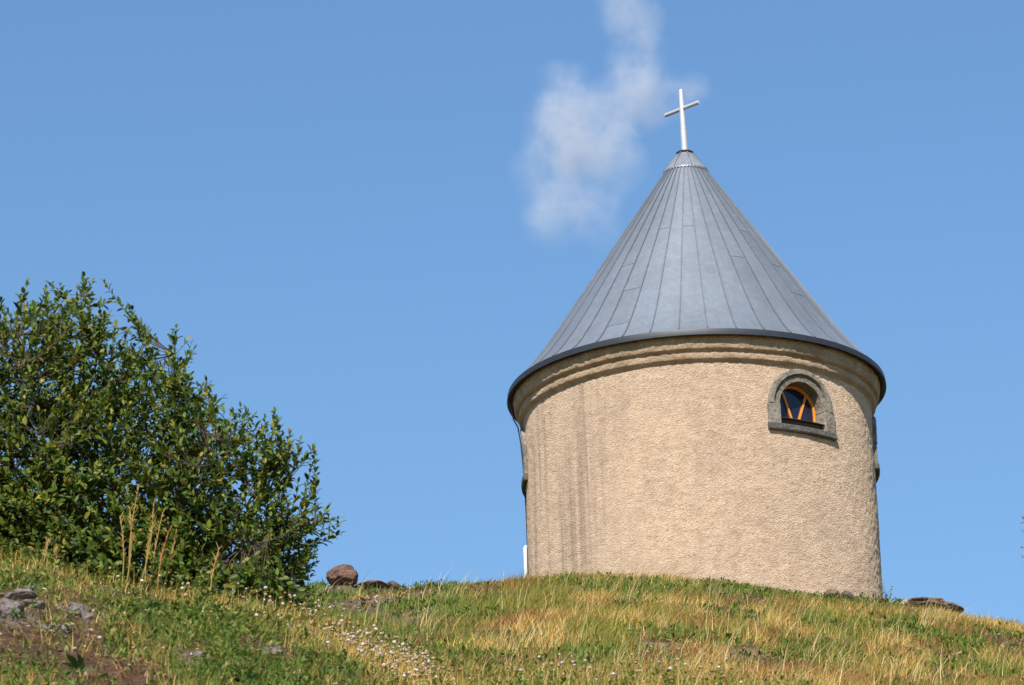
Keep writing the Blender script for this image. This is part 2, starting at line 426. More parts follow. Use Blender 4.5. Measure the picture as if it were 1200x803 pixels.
keep = np.ones(len(Fq), bool)
for w in WIN:
    u = ((tc_ - w + PI) % (2 * PI) - PI) * R
    inside = (np.abs(u) < W_HALF + 0.08) & (zc_ > W_Z0 - 0.08) & ((zc_ < W_SP) | (u ** 2 + (zc_ - W_SP) ** 2 < (W_RAD + 0.08) ** 2))
    keep &= ~inside
wall = mesh_obj('wall', V, Fq[keep], M['wall'], chapel, smooth=True)

def window(t0):
    def W(u, v, n): return C(t0 + u / R, R + n, v)
    # stone surround
    w = MB()
    prof = [(0.0, -0.26), (0.0, 0.012), (0.085, 0.02), (0.090, 0.008), (0.100, 0.008), (0.106, 0.05), (0.115, 0.062), (0.178, 0.062), (0.196, 0.045), (0.20, -0.03)]
    def arch(a0, a1, n=14):
        rows = []
        for k in range(n + 1):
            a = a0 + (a1 - a0) * k / n
            jit = 0.003 * math.sin(k * 2.3)
            rows.append([W((W_RAD + o) * math.cos(a), W_SP + (W_RAD + o) * math.sin(a), h + (jit if h > 0 else 0)) for o, h in prof])
        w.grid(rows); w.poly(rows[0][::-1]); w.poly(rows[-1])
    g = 0.007
    arch(g, PI / 2 - g + 0.04); arch(PI / 2 + g + 0.04, PI - g)
    low = [(0.0, -0.26), (0.0, 0.03), (0.01, 0.05), (0.20, 0.056), (0.215, 0.04), (0.215, -0.03)]
    for s in (-1, 1):
        rows = []
        for k in range(5):
            v = W_Z0 - 0.03 + (W_SP - 0.008 - W_Z0 + 0.03) * k / 4
            rows.append([W(s * (W_HALF + o), v, h) for o, h in low])
        w.grid(rows); w.poly(rows[0]); w.poly(rows[-1])
    # bottom block
    rows = []
    for k in range(13):
        u = -0.64 + 1.28 * k / 12
        rows.append([W(u, v, n) for v, n in ((W_Z0 - 0.034, -0.25), (W_Z0 - 0.034, 0.055), (W_Z0 - 0.05, 0.072), (W_Z0 - 0.120, 0.075), (W_Z0 - 0.140, 0.06), (W_Z0 - 0.140, -0.04))])
    sb = MB(); sb.grid(rows); sb.poly(rows[0]); sb.poly(rows[-1])
    win = bpy.data.objects.new('window', None); COL.objects.link(win); win.parent = chapel
    w.build('stone_surround', M['surround'], win, angle=35)
    sb.build('sill_stone', M['sillstone'], win, angle=35)
    # sheet metal sill
    s_ = MB(); rows = []
    for k in range(9):
        u = -0.412 + 0.824 * k / 8
        rows.append([W(u, v, n) for v, n in ((W_Z0 + 0.095, -0.245), (W_Z0 + 0.078, 0.035), (W_Z0 + 0.068, 0.035), (W_Z0 + 0.066, -0.03), (W_Z0 - 0.028, -0.05), (W_Z0 - 0.028, -0.245))])
    s_.grid(rows, closed_v=True); s_.poly(rows[0]); s_.poly(rows[-1])
    s_.build('sill', M['flash'], win)
    # flat wooden frame and glass in the window plane
    ex, ey, en = Vector((math.cos(t0), math.sin(t0), 0)), Vector((0, 0, 1)), Vector((math.sin(t0), -math.cos(t0), 0))
    O = Vector(C(t0, R * math.cos(0.15) - 0.20, 0)); 
    def P(u, v, n): return O + ex * u + ey * v + en * n
    fr = MB(); zb = W_Z0 + 0.09
    path = [(-1, zb)] + [(-1, W_SP)] + [('a', PI - PI * k / 20) for k in range(1, 20)] + [(1, W_SP), (1, zb)]
    rows = []
    for q in path:
        row = []
        for o, n in ((0.415, -0.03), (0.415, 0.035), (0.38, 0.035), (0.372, 0.02), (0.372, -0.03)):
            if q[0] == 'a': row.append(P(o * math.cos(q[1]), W_SP + o * math.sin(q[1]), n))
            else: row.append(P(q[0] * o, q[1], n))
        rows.append(row)
    fr.grid(rows, closed_v=True)
    fr.box8([P(-0.36, zb, -0.03), P(0.36, zb, -0.03), P(0.36, zb, 0.032), P(-0.36, zb, 0.032),
             P(-0.36, zb + 0.03, -0.03), P(0.36, zb + 0.03, -0.03), P(0.36, zb + 0.03, 0.032), P(-0.36, zb + 0.03, 0.032)])
    fr.build('wooden_frame', M['wood'], win)
    for s in (-1, 1):
        mu = MB(); a = Vector((s * 0.055 + 0.01, zb + 0.03)); b = Vector((s * 0.225 + 0.01, W_SP + 0.285)); d = (b - a).normalized(); p = Vector((-d.y, d.x)) * 0.016
        q = [a - p, a + p, b + p, b - p]
        mu.box8([P(c.x, c.y, -0.01) for c in q] + [P(c.x, c.y, 0.028) for c in q])
        mu.build('mullion', M['wood'], win)
    gl = MB(); pts = [P(-0.37, zb, 0), P(0.37, zb, 0)] + [P(0.37 * math.cos(PI * k / 20), W_SP + 0.37 * math.sin(PI * k / 20), 0) for k in range(21)]
    pts2 = [p - en * 0.008 for p in pts]
    gl.poly(pts); gl.poly(pts2[::-1])
    for i in range(len(pts)): gl.poly([pts[i], pts[(i + 1) % len(pts)], pts2[(i + 1) % len(pts)], pts2[i]])
    gl.build('pane', M['glass'], win)
for w in WIN: window(w)

# cornice, rough plaster with two rolls
cp = [(2.79, 21.66), (2.815, 21.70), (2.84, 21.715), (2.87, 21.735), (2.878, 21.77), (2.876, 21.815), (2.862, 21.835), (2.866, 21.85), (2.905, 21.865), (2.93, 21.885), (2.943, 21.94), (2.948, 21.99), (2.955, 22.04), (2.96, 22.05), (2.96, 22.09), (2.70, 22.10)]
fine = []
for (a, b) in zip(cp[:-1], cp[1:]):
    n = max(1, int(math.hypot(b[0] - a[0], b[1] - a[1]) / 0.014))
    fine += [(a[0] + (b[0] - a[0]) * k / n, a[1] + (b[1] - a[1]) * k / n) for k in range(n)]
fine.append(cp[-1]); fine = np.array(fine)
NC = 900
th = np.linspace(-PI, PI, NC, endpoint=False)
TT, KK = np.meshgrid(th, np.arange(len(fine)))
rr = fine[:, 0][:, None] + 0 * TT; zz = fine[:, 1][:, None] + 0 * TT
amp = sstep(2.8, 2.86, rr)
nz = (fbm(TT * 3 / 0.06 + 100, zz / 0.05 + rr / 0.05, 31, 3) - 0.5) * 0.028 + (fbm(TT * 3 / 0.5 + 100, zz / 0.3, 33, 2) - 0.5) * 0.012
nz *= amp * sstep(-PI, -PI + 0.2, TT) * sstep(PI, PI - 0.2, TT)
rr = np.minimum(rr + nz, 2.985)
V = np.stack([(rr * np.sin(TT)).ravel(), (-rr * np.cos(TT)).ravel(), (zz - ZB + nz * 0.4).ravel()], 1)
I = np.arange(TT.size).reshape(TT.shape); J = np.roll(I, -1, axis=1)
mesh_obj('cornice', V, np.stack([I[:-1].ravel(), J[:-1].ravel(), J[1:].ravel(), I[1:].ravel()], 1), M['cornice'], chapel, smooth=True)

# roof: standing seam zinc cone
def ring_obj(name, prof, mat, parent, n=180, closed=True, **kw):
    b = MB(); b.grid([[C(2 * PI * k / n, r, z) for r, z in prof] for k in range(n)], closed_u=True, closed_v=closed)
    return b.build(name, mat, parent, **kw)
prof_r = [(0.345, 25.955), (0.9, 25.13), (1.5, 24.235), (2.0, 23.49), (2.34, 22.985), (2.6, 22.63), (2.82, 22.36), (2.95, 22.225), (3.035, 22.155)]
prof_r = np.array(prof_r)
def roof_z(r): return float(np.interp(r, prof_r[:, 0], prof_r[:, 1]))
roof = bpy.data.objects.new('roof', None); COL.objects.link(roof); roof.parent = chapel
NS = 42
rb = MB(); rnd = random.Random(3)
for k in range(NS):
    a0, a1 = 2 * PI * k / NS + 0.03, 2 * PI * (k + 1) / NS + 0.03
    cuts = sorted(rnd.sample([0.7, 1.05, 1.3, 1.75, 2.15, 2.45, 2.7], rnd.choice([0, 0, 0, 1, 1, 2])))
    rs = [0.345] + cuts + [3.035]
    for i in range(len(rs) - 1):
        t = 0.205 * (1 + rnd.uniform(-0.06, 0.06)); col = (t * 0.92, t * 1.03, t * 1.17)
        inner = [r for r in prof_r[:, 0] if rs[i] + 1e-3 < r < rs[i + 1] - 1e-3]
        seg = [rs[i]] + inner + [rs[i + 1]]
        lift0, lift1 = (0.004 if i else 0.0), 0.0
        # overlap lip: the sheet above ends 7 mm proud over the sheet below
        P = []
        for j, r in enumerate(seg):
            lip = 0.005 if (i < len(rs) - 2 and j == len(seg) - 1) else 0.0
            P.append([C(a0 + (a1 - a0) * q / 3, r + lip * 0.8, roof_z(r) + lip) for q in range(4)])
        if i < len(rs) - 2: P.append([C(a0 + (a1 - a0) * q / 3, seg[-1] - 0.002, roof_z(seg[-1]) - 0.002) for q in range(4)])
        rb.grid(P, col=col)
    # the seam
    for r0, r1 in zip([0.37] + list(prof_r[1:-1, 0]), list(prof_r[1:-1, 0]) + [3.03]):
        def S(r, da, h): return C(a0 + da / r, r + h * 0.75, roof_z(r) + h * 0.66)
        wd = 0.008
        q0 = [S(r0, -wd, -0.004), S(r0, -wd, 0.02), S(r0, wd, 0.02), S(r0, wd, -0.004)]
        q1 = [S(r1, -wd, -0.004), S(r1, -wd, 0.02), S(r1, wd, 0.02), S(r1, wd, -0.004)]
        sc_ = (0.15, 0.165, 0.185)
        for i in range(3): rb.poly([q0[i], q0[i + 1], q1[i + 1], q1[i]], sc_)
rb.build('roof_cladding', M['zinc'], roof, weld=False)
# cap cone with a scalloped lower edge over the seams
cb = MB(); n = 84
rows = []
for k in range(n + 1):
    a = 2 * PI * k / n; sc_ = 0.018 if k % 2 else 0.0
    rows.append([C(a, 0.12, 26.305), C(a, 0.375, 25.962 + sc_), C(a, 0.377, 25.93 + sc_), C(a, 0.36, 25.925 + sc_)])
cb.grid(rows, col=(0.22, 0.235, 0.26))
for k in range(8):
    a = 2 * PI * (k + 0.3) / 8
    def S(r, da, h): return C(a + da / r, r + h * .8, 26.305 - (r - 0.12) * 1.345 + h * .6)
    q0 = [S(0.13, -.007, 0), S(0.13, -.007, .018), S(.13, .007, .018), S(.13, .007, 0)]; q1 = [S(0.37, -.007, 0), S(0.37, -.007, .018), S(.37, .007, .018), S(.37, .007, 0)]
    for i in range(3): cb.poly([q0[i], q0[i + 1], q1[i + 1], q1[i]], (0.15, 0.16, 0.175))
cb.build('roof_cap', M['zinc'], roof, weld=False)
ring_obj('finial_plate', [(0.001, 26.34), (0.125, 26.335), (0.148, 26.318), (0.14, 26.295), (0.001, 26.30)], M['black'], roof, n=40)
ring_obj('fascia', [(3.028, 22.165), (3.05, 22.16), (3.054, 22.145), (3.054, 22.085), (3.062, 22.078), (3.062, 22.062), (3.05, 22.056), (3.035, 22.064), (2.95, 22.098), (2.95, 22.11), (3.03, 22.10)], M['fascia'], chapel, angle=40)

# cross
cross = bpy.data.objects.new('cross', None); COL.objects.link(cross); cross.parent = chapel; cross.location = (0, 0, 26.32 - ZB)
pb = MB()
n = 20
pr = [(0.056, 0.0), (0.054, 0.42), (0.058, 0.422), (0.058, 0.44), (0.049, 0.445), (0.040, 1.10), (0.036, 1.125), (0.001, 1.13)]
pb.grid([[(r * math.cos(2 * PI * k / n), r * math.sin(2 * PI * k / n), z) for r, z in pr] for k in range(n)], closed_u=True)
lean = math.radians(0.9)
post = pb.build('post', M['steel'], cross, angle=40)
ps = math.radians(43); bd = Vector((math.cos(ps), -math.sin(ps), 0)); bn = Vector((math.sin(ps), math.cos(ps), 0))
bb = MB(); L, hw = 0.37, 0.029
c0 = Vector((0, 0, 0.79))
sq = [(-hw, -hw), (hw, -hw), (hw, hw), (-hw, hw)]
bb.tube([c0 - bd * L, c0 - bd * (L - 0.004), c0 + bd * (L - 0.004), c0 + bd * L], [0.030, 0.034, 0.034, 0.030], n=12)
bb.build('crossbar', M['steel'], cross, angle=40)
cross.rotation_euler = (0, -lean, 0)
# lightning cable and the white pipe end on the left flank
lb = MB()
lb.tube([C(math.radians(-86), 3.03, 22.06), C(math.radians(-87.5), 2.97, 21.75), C(math.radians(-88), 2.90, 21.62), C(math.radians(-88.5), 2.86, 21.35), C(math.radians(-89), 2.835, 21.0), C(math.radians(-97), 2.83, 20.4), C(math.radians(-98), 2.83, 18.6)], 0.011, n=8)
lb.build('lightning_cable', M['black'], chapel, smooth=True)
wb = MB(); wb.tube([C(math.radians(-90), 2.845, 18.5), C(math.radians(-90), 2.845, 19.62), C(math.radians(-90), 2.83, 19.66)], [0.03, 0.03, 0.02], n=12)
wb.build('pipe_end', M['white'], chapel, smooth=True)

# ------------------------------------------------------------------ rocks
def rock(name, label, px, py, size, mat, y0=10, seed=1, sub=3, sink=0.25, rot=0.0, group=None, Y=None, cat='rock', rough=0.35):
    if Y:
        p = at(px, py, Y); p.z = float(ground(np.array([p.x]), np.array([p.y]))[0])
    else: p = hit(px, py, y0)
    bm = bmesh.new(); bmesh.ops.create_icosphere(bm, subdivisions=sub, radius=1)
    r = random.Random(seed)
    planes = [(Vector((r.gauss(0, 1), r.gauss(0, 1), r.gauss(0, 1))).normalized(), r.uniform(0.62, 0.92)) for _ in range(11)]
    co = np.array([v.co[:] for v in bm.verts])
    nn = fbm(co[:, 0] * 1.7 + 10 + seed, co[:, 1] * 1.7 + co[:, 2] * 2.1 + 10, seed, 4) - 0.5
    n2 = fbm(co[:, 0] * 6 + 10 + seed, co[:, 1] * 6 + co[:, 2] * 5 + 10, seed + 9, 3) - 0.5
    for v, a, b in zip(bm.verts, nn, n2):
        c = v.co.copy()
        for n_, d in planes:
            e = c.dot(n_) - d
            if e > 0: c -= n_ * e * 0.9
        c *= 1 + a * rough + b * 0.12
        v.co = Vector((c.x * size[0], c.y * size[1], c.z * size[2]))
    bmesh.ops.rotate(bm, verts=bm.verts, matrix=Matrix.Rotation(rot, 3, 'Y'))
    me = bpy.data.meshes.new(name); bm.to_mesh(me); bm.free()
    for f in me.polygons: f.use_smooth = sub > 3
    me.materials.append(mat)
    o = bpy.data.objects.new(name, me); COL.objects.link(o)
    o.location = p + Vector((0, 0, size[2] * (0.75 - sink)))
    return tag(o, label, cat, group)
rock('boulder', 'reddish brown boulder standing against the sky on the hill crest left of the chapel', 400, 676, (0.245, 0.22, 0.185), M['redrock'], seed=4, sub=5, rot=-0.1, Y=60.6, sink=0.1, cat='boulder')
rock('rock', 'small dark stone on the crest between the reddish boulder and the chapel', 461, 685, (0.115, 0.1, 0.075), M['darkrock'], seed=8, sub=4, rot=0.4, Y=60.8)
rock('rock', 'low flat brown slab lying on the crest beside the small dark stone', 437, 687, (0.30, 0.25, 0.07), M['redrock'], seed=5, sub=4, Y=60.7, sink=0.45)
rock('rock', 'rounded pale tan stone on the skyline just right of the chapel wall', 1061, 711, (0.085, 0.085, 0.09), M['tanrock'], seed=6, sub=4, Y=60.9)
rock('rock_ledge', 'long low brown rock ledge on the skyline right of the chapel', 1092, 716, (0.43, 0.26, 0.12), M['brownrock'], seed=21, sub=5, Y=61, rot=0.12, sink=0.78, rough=0.7, cat='rock ledge')
rock('rock', 'grey brown stone at the foot of the chapel wall, the larger of two', 974, 700, (0.15, 0.12, 0.09), M['brownrock'], seed=13, sub=4, Y=61.3)
rock('rock', 'dark stone at the foot of the chapel wall, the one nearer the corner', 992, 703, (0.11, 0.12, 0.08), M['darkrock'], seed=14, sub=4, Y=61.3)
for k, (px, py, s, lab) in enumerate([
        (8, 722, (0.13, 0.12, 0.10), 'big grey stone cut by the left edge of the photo on the bank'),
        (22, 703, (0.11, 0.09, 0.055), 'long pale grey stone lying above the big one at the left edge'),
        (41, 714, (0.085, 0.06, 0.035), 'thin flat grey stone just right of the long pale stone'),
        (35, 694, (0.06, 0.05, 0.04), 'small whitish stone tucked in grass, highest of the bank stones'),
        (87, 720, (0.075, 0.07, 0.06), 'upright grey stone in the middle of the bank, left of a pair'),
        (102, 727, (0.06, 0.055, 0.05), 'rounded grey stone, right of the pair in the middle of the bank'),
        (72, 742, (0.09, 0.06, 0.04), 'flat pale stone in the brown soil below the pair of grey stones'),
        (54, 740, (0.055, 0.05, 0.04), 'small pinkish stone in the brown soil left of the flat pale stone'),
        (232, 770, (0.075, 0.06, 0.035), 'flat grey stone in the green plants low on the bank'),
        (318, 766, (0.10, 0.06, 0.04), 'grey brown stone in the bare hollow right on the bank')]):
    rock('rock', lab, px, py, tuple(q * 0.82 for q in s), M['greyrock'], seed=30 + k, sub=5, sink=0.72, rough=0.9, rot=random.uniform(-.3, .3), group='stones on the near bank')

# ------------------------------------------------------------------ plant scatter (stuff)
def pick(n, cols, w, var=0.25):
    cols = np.array(cols, float); i = rng.choice(len(cols), n, p=np.array(w) / sum(w))
    return cols[i] * (1 + rng.uniform(-var, var, (n, 1))) * (1 + rng.uniform(-0.08, 0.08, (n, 3)))
def blades(P, h, w, lean_x, lean_y, curl, col, segs=2):
    """one tapered bent blade per root point -> V, F, tint"""
    n = len(P); a = rng.uniform(0, 2 * PI, n); a = np.where(rng.random(n) < 0.75, rng.normal(0, 0.6, n), a)
    wx, wy = np.cos(a) * w / 2, np.sin(a) * w / 2
    rows = []
    for k in range(segs + 1):
        t = k / segs; tt = t ** (1 + curl)
        c = P + np.stack([lean_x * h * tt, lean_y * h * tt, h * (t - 0.22 * t * t * (np.abs(lean_x) + np.abs(lean_y)))], 1)
        g = max(1 - t ** 1.6, 0.12)
        o = np.stack([wx * g, wy * g, 0 * wx], 1)
        rows += [c - o, c + o]
    V = np.stack(rows, 1).reshape(-1, 3); st = (np.arange(n) * (2 * segs + 2))[:, None]
    F = np.concatenate([st + np.array([[2 * k, 2 * k + 1, 2 * k + 3, 2 * k + 2]]) for k in range(segs)], 0)
    return V, F, np.tile(col, (segs, 1))
def scatter(n, y0, y1, ul, ur, marg=1.2):
    y = rng.uniform(y0 ** 2, y1 ** 2, n) ** 0.5
    x = rng.uniform(ul * y - marg, ur * y + marg)
    r2 = (x - TX) ** 2 + (y - TY) ** 2
    return x[r2 > 2.86 ** 2], y[r2 > 2.86 ** 2]
def roots(x, y, dz=-0.012): return np.stack([x, y, ground(x, y) + dz], 1)
STRAW = [(0.56, 0.355, 0.105), (0.66, 0.46, 0.19), (0.44, 0.24, 0.06), (0.42, 0.30, 0.065)]
OLIVE = [(0.27, 0.235, 0.045), (0.20, 0.195, 0.035), (0.35, 0.285, 0.06), (0.13, 0.145, 0.026)]
GREENS = [(0.12, 0.185, 0.028), (0.085, 0.145, 0.02), (0.19, 0.225, 0.042), (0.24, 0.225, 0.05)]
def keepw(x, y, p):
    k = rng.random(len(x)) < p; return x[k], y[k]
parts = []
# hill, straw grass: which kind grows where follows slow noise
x, y = scatter(400000, 31, 64, -0.10, 0.16)
cv_ = cover(x, y); gr = green(x, y)
clump = sstep(0.36, 0.60, fbm(x / 0.45, y / 0.9, 91, 3))
left = sstep(-0.004, -0.028, x / y)
x, y = keepw(x, y, (1 - 0.93 * cv_['bare']) * (1 - 0.85 * cv_['scree']) * (1 - 0.75 * cv_['straw']) * (1 - 0.85 * gr) * (0.12 + 0.88 * clump) * (1 - 0.6 * left))
up = sstep(63.5, 55, y); left = sstep(-0.002, -0.024, x / y)
h = rng.uniform(0.07, 0.25, len(x)) * (0.30 + 0.70 * up) * (0.35 + 1.3 * fbm(x / 0.8, y / 1.6, 97, 3)) * (1 - 0.5 * left)
mixn = fbm(x / 1.0, y / 2.6, 101, 4) + 0.08 * sstep(-.01, .08, x / y)
c1 = pick(len(x), STRAW, [3, 4, 3, 1.5]); c2 = pick(len(x), OLIVE + GREENS, [4, 3, 4, 1.5, 2, 1, 3, 4]); c3 = pick(len(x), [(0.27, 0.13, 0.045), (0.36, 0.20, 0.07)], [1, 1])
sel = mixn + rng.normal(0, 0.10, len(x))
col = np.where((sel > 0.465)[:, None], c1, c2); brown = fbm(x / 0.7, y / 1.5, 131, 3) + rng.normal(0, .05, len(x)); col = np.where((brown > 0.59)[:, None], c3, col)
parts.append(blades(roots(x, y), h, rng.uniform(0.005, 0.0095, len(x)), rng.normal(0.26, 0.42, len(x)), rng.normal(-0.1, 0.35, len(x)), 0.6, col, 3))
# seed-bearing long stems
x, y = scatter(3800, 33, 61, -0.08, 0.16)
cv_ = cover(x, y); x, y = keepw(x, y, (1 - cv_['bare']) * (1 - cv_['scree']) * sstep(0.5, 0.66, fbm(x / 1.1, y / 2.5, 93, 3)))
h = rng.uniform(0.25, 0.55, len(x)) * (0.4 + 0.6 * sstep(62, 56, y))
parts.append(blades(roots(x, y), h, rng.uniform(0.006, 0.011, len(x)), rng.normal(0.38, 0.25, len(x)), rng.normal(-.05, .15, len(x)), 0.8, pick(len(x), [(0.52, 0.40, 0.20), (0.58, 0.47, 0.27), (0.42, 0.28, 0.10)], [3, 2, 2]), 3))
def join(parts):
    V, F, T, b = [], [], [], 0
    for v, f, t in parts: V.append(v); F.append(f + b); T.append(t); b += len(v)
    return np.concatenate(V), np.concatenate(F), np.concatenate(T)
V, F, T = join(parts); o = mesh_obj('dry_grass', V, F, M['dry'], tint=T); tag(o, 'straw coloured long grass covering the slope below the chapel', 'grass', kind='stuff')
parts = []
# hill, short green grass everywhere, denser in the green patches
x, y = scatter(250000, 29, 65.5, -0.10, 0.16)
cv_ = cover(x, y); gr = green(x, y)
x, y = keepw(x, y, (1 - 0.92 * cv_['bare']) * (1 - cv_['scree']) * (1 - 0.6 * cv_['straw']) * (0.16 + 0.84 * gr)); gr = green(x, y)
h = rng.uniform(0.05, 0.17, len(x)) * (0.4 + 0.6 * sstep(64, 57, y)) * (0.5 + fbm(x / 0.6, y / 1.2, 98, 3))
parts.append(blades(roots(x, y), h, rng.uniform(0.009, 0.016, len(x)), rng.normal(0.15, 0.3, len(x)), rng.normal(-.05, .3, len(x)), 0.5, pick(len(x), GREENS, [3, 3, 2, 2]), 2))
# near bank
x, y = scatter(125000, 14.5, 28, -0.18, 0.06, 0.8)
cv_ = cover(x, y); gr = green(x, y)
x, y = keepw(x, y, (1 - 0.72 * cv_['bare']) * (1 - 0.9 * cv_['scree']) * (0.35 + 0.65 * fbm(x / .4, y / .5, 12, 3)))
h = rng.uniform(0.035, 0.13, len(x)) * (0.6 + 0.9 * fbm(x / .8, y / .8, 15, 2))
gr = green(x, y); cA = pick(len(x), GREENS, [4, 3, 3, 1.5]); cB = pick(len(x), GREENS + STRAW[:3], [2, 1.5, 3, 3.2, 3, 2.2, 3])
parts.append(blades(roots(x, y), h, rng.uniform(0.003, 0.007, len(x)), rng.normal(0.1, 0.4, len(x)), rng.normal(-.1, .4, len(x)), 0.7, np.where((gr + rng.normal(0, .25, len(x)) > 0.4)[:, None], cA, cB), 3))
# near fringe below the slope, right half
x, y = scatter(34000, 21, 33, 0.0, 0.13, 0.5)
x, y = keepw(x, y, 0.4 + 0.6 * fbm(x / .4, y / .5, 12, 3))
h = rng.uniform(0.06, 0.2, len(x))
parts.append(blades(roots(x, y), h, rng.uniform(0.004, 0.008, len(x)), rng.normal(0.2, 0.35, len(x)), rng.normal(-.1, .3, len(x)), 0.7, pick(len(x), GREENS + STRAW[:3], [2, 2, 3, 3, 4, 4, 3]), 3))
V, F, T = join(parts); o = mesh_obj('green_grass', V, F, M['grass'], tint=T); tag(o, 'short green grass growing over the hill and the near bank', 'grass', kind='stuff')

# broad-leaved ground cover: small rosettes of leaves
def leaves(P, D, N, L, Wd, col):
    """pointed folded leaves: base P, direction D, normal N -> quads"""
    n = len(P); S = np.cross(D, N); S /= np.linalg.norm(S, axis=1, keepdims=True) + 1e-9
    L = L[:, None]; Wd = Wd[:, None]
    m = P + D * L * 0.45 + N * L * 0.02; tip = P + D * L - N * L * 0.10
    l1 = P + D * L * 0.25 + S * Wd * 0.42 + N * Wd * 0.16; l2 = P + D * L * 0.65 + S * Wd * 0.40 + N * Wd * 0.10
    r1 = P + D * L * 0.25 - S * Wd * 0.42 + N * Wd * 0.16; r2 = P + D * L * 0.65 - S * Wd * 0.40 + N * Wd * 0.10
    V = np.stack([P, m, tip, l1, l2, r1, r2], 1).reshape(-1, 3); st = (np.arange(n) * 7)[:, None]
    F = np.concatenate([st + np.array([[0, 1, 4, 3]]), st + np.array([[1, 2, 2, 4]])[:, [0, 1, 3, 3]] * 0 + st * 0 + np.array([[1, 2, 4, 4]])], 0) if False else None
    T3 = np.concatenate([st + np.array([[a, b, c]]) for a, b, c in ((0, 1, 3), (3, 1, 4), (1, 2, 4), (0, 5, 1), (5, 6, 1), (1, 6, 2))], 0)
    return V, T3, np.tile(col, (6, 1))
def unit(a): return a / (np.linalg.norm(a, axis=1, keepdims=True) + 1e-9)
def herb(n, y0, y1, ul, ur, smin, smax, cols, wts, per=7, hgt=0.08, dens=None):
    x, y = scatter(n, y0, y1, ul, ur, 0.5)
    cv_ = cover(x, y); p = np.maximum(green(x, y) * (1 - cv_['bare']) * (1 - cv_['scree']), 0.16 * cv_['bare'])
    if dens is not None and np.ndim(dens): p = sstep(0.55, 0.66, fbm(x / 0.35, y / 0.5, 211, 3)) * (1 - cv_['bare']) * (1 - cv_['scree'])
    elif dens is not None: p = np.maximum(p, dens * (1 - 0.7 * cv_['bare']))
    x, y = keepw(x, y, p); R0 = roots(x, y, 0.0)
    m = len(R0); P = np.repeat(R0, per, 0); k = m * per
    a = rng.uniform(0, 2 * PI, k); el = rng.uniform(0.1, 1.2, k)
    D = np.stack([np.cos(a) * np.cos(el), np.sin(a) * np.cos(el), np.sin(el)], 1)
    P = P + D * np.array([[0.03, 0.03, 0]]) + np.stack([0 * a, 0 * a, rng.random(k) * np.repeat(rng.uniform(0.1, 1, m), per) * hgt], 1)
    N = unit(np.stack([rng.normal(0, .35, k), rng.normal(-.2, .35, k), np.ones(k)], 1)); N = unit(N - D * (N * D).sum(1, keepdims=True))
    L = rng.uniform(smin, smax, k); col = np.repeat(pick(m, cols, wts, 0.3), per, 0) * (1 + rng.uniform(-.15, .15, (k, 1)))
    return leaves(P, D, N, L, L * rng.uniform(0.35, 0.6, k), col)
HG = [(0.09, 0.165, 0.024), (0.145, 0.195, 0.034), (0.06, 0.11, 0.018), (0.22, 0.20, 0.05)]
pt = [herb(9500, 15.5, 26, -0.15, 0.05, 0.014, 0.042, HG, [3, 3, 2, 2.5], 8, 0.09, 0.30),
      herb(4200, 15.5, 26, -0.15, 0.05, 0.016, 0.048, [(0.14, 0.20, 0.035), (0.10, 0.17, 0.028), (0.20, 0.21, 0.045), (0.26, 0.15, 0.05)], [3, 3, 3, 1.2], 12, 0.17, np.array([0.0])),
      herb(90, 15.5, 25, -0.15, 0.03, 0.07, 0.12, [(0.10, 0.19, 0.05), (0.075, 0.15, 0.03)], [1, 1], 6, 0.03),
      herb(20000, 34, 64, -0.09, 0.16, 0.04, 0.08, HG, [3, 3, 3, 1], 6, 0.08)]
V, F, T = join(pt); o = mesh_obj('ground_cover', V, F, M['herb'], tint=T); tag(o, 'low leafy green plants spreading over the bank and hill', 'ground cover', kind='stuff')

# straw litter and dead leaves on bare soil
x, y = scatter(42000, 15.5, 26, -0.15, 0.06, 0.3); cv_ = cover(x, y)
x, y = keepw(x, y, 0.35 + 0.65 * np.clip(cv_['bare'] + cv_['straw'] + cv_['scree'], 0, 1)); k = len(x)
a = rng.uniform(0, 2 * PI, k); el = rng.normal(0.15, 0.3, k)
D = np.stack([np.cos(a) * np.cos(el), np.sin(a) * np.cos(el), np.sin(el)], 1); N = unit(np.stack([rng.normal(0, .4, k), rng.normal(-.2, .4, k), np.ones(k)], 1)); N = unit(N - D * (N * D).sum(1, keepdims=True))
L = rng.uniform(0.008, 0.04, k)
LIT = [(0.40, 0.27, 0.16), (0.26, 0.145, 0.08), (0.54, 0.43, 0.31), (0.42, 0.15, 0.03), (0.15, 0.085, 0.05)]
p1 = leaves(roots(x, y, 0.004), D, N, L, L * rng.uniform(.12, .5, k), pick(k, LIT, [3, 3, 2, .35, 3]))
x, y = scatter(20000, 34, 63, -0.07, 0.128, 0.3); cv_ = cover(x, y)
x, y = keepw(x, y, np.clip(cv_['bare'] + cv_['straw'] + cv_['scree'], 0.05, 1)); k = len(x)
a = rng.uniform(0, 2 * PI, k); el = rng.normal(0.25, 0.3, k)
D = np.stack([np.cos(a) * np.cos(el), np.sin(a) * np.cos(el), np.sin(el)], 1); N = unit(np.stack([rng.normal(0, .4, k), rng.normal(-.2, .4, k), np.ones(k)], 1)); N = unit(N - D * (N * D).sum(1, keepdims=True))
L = rng.uniform(0.03, 0.11, k)
p2 = leaves(roots(x, y, 0.004), D, N, L, L * rng.uniform(.1, .4, k), pick(k, LIT, [3, 2, 2, .1, 2]))
V, F, T = join([p1, p2]); o = mesh_obj('plant_litter', V, F, M['dry'], tint=T); tag(o, 'dead straw and brown leaves lying on the bare soil', 'litter', kind='stuff')

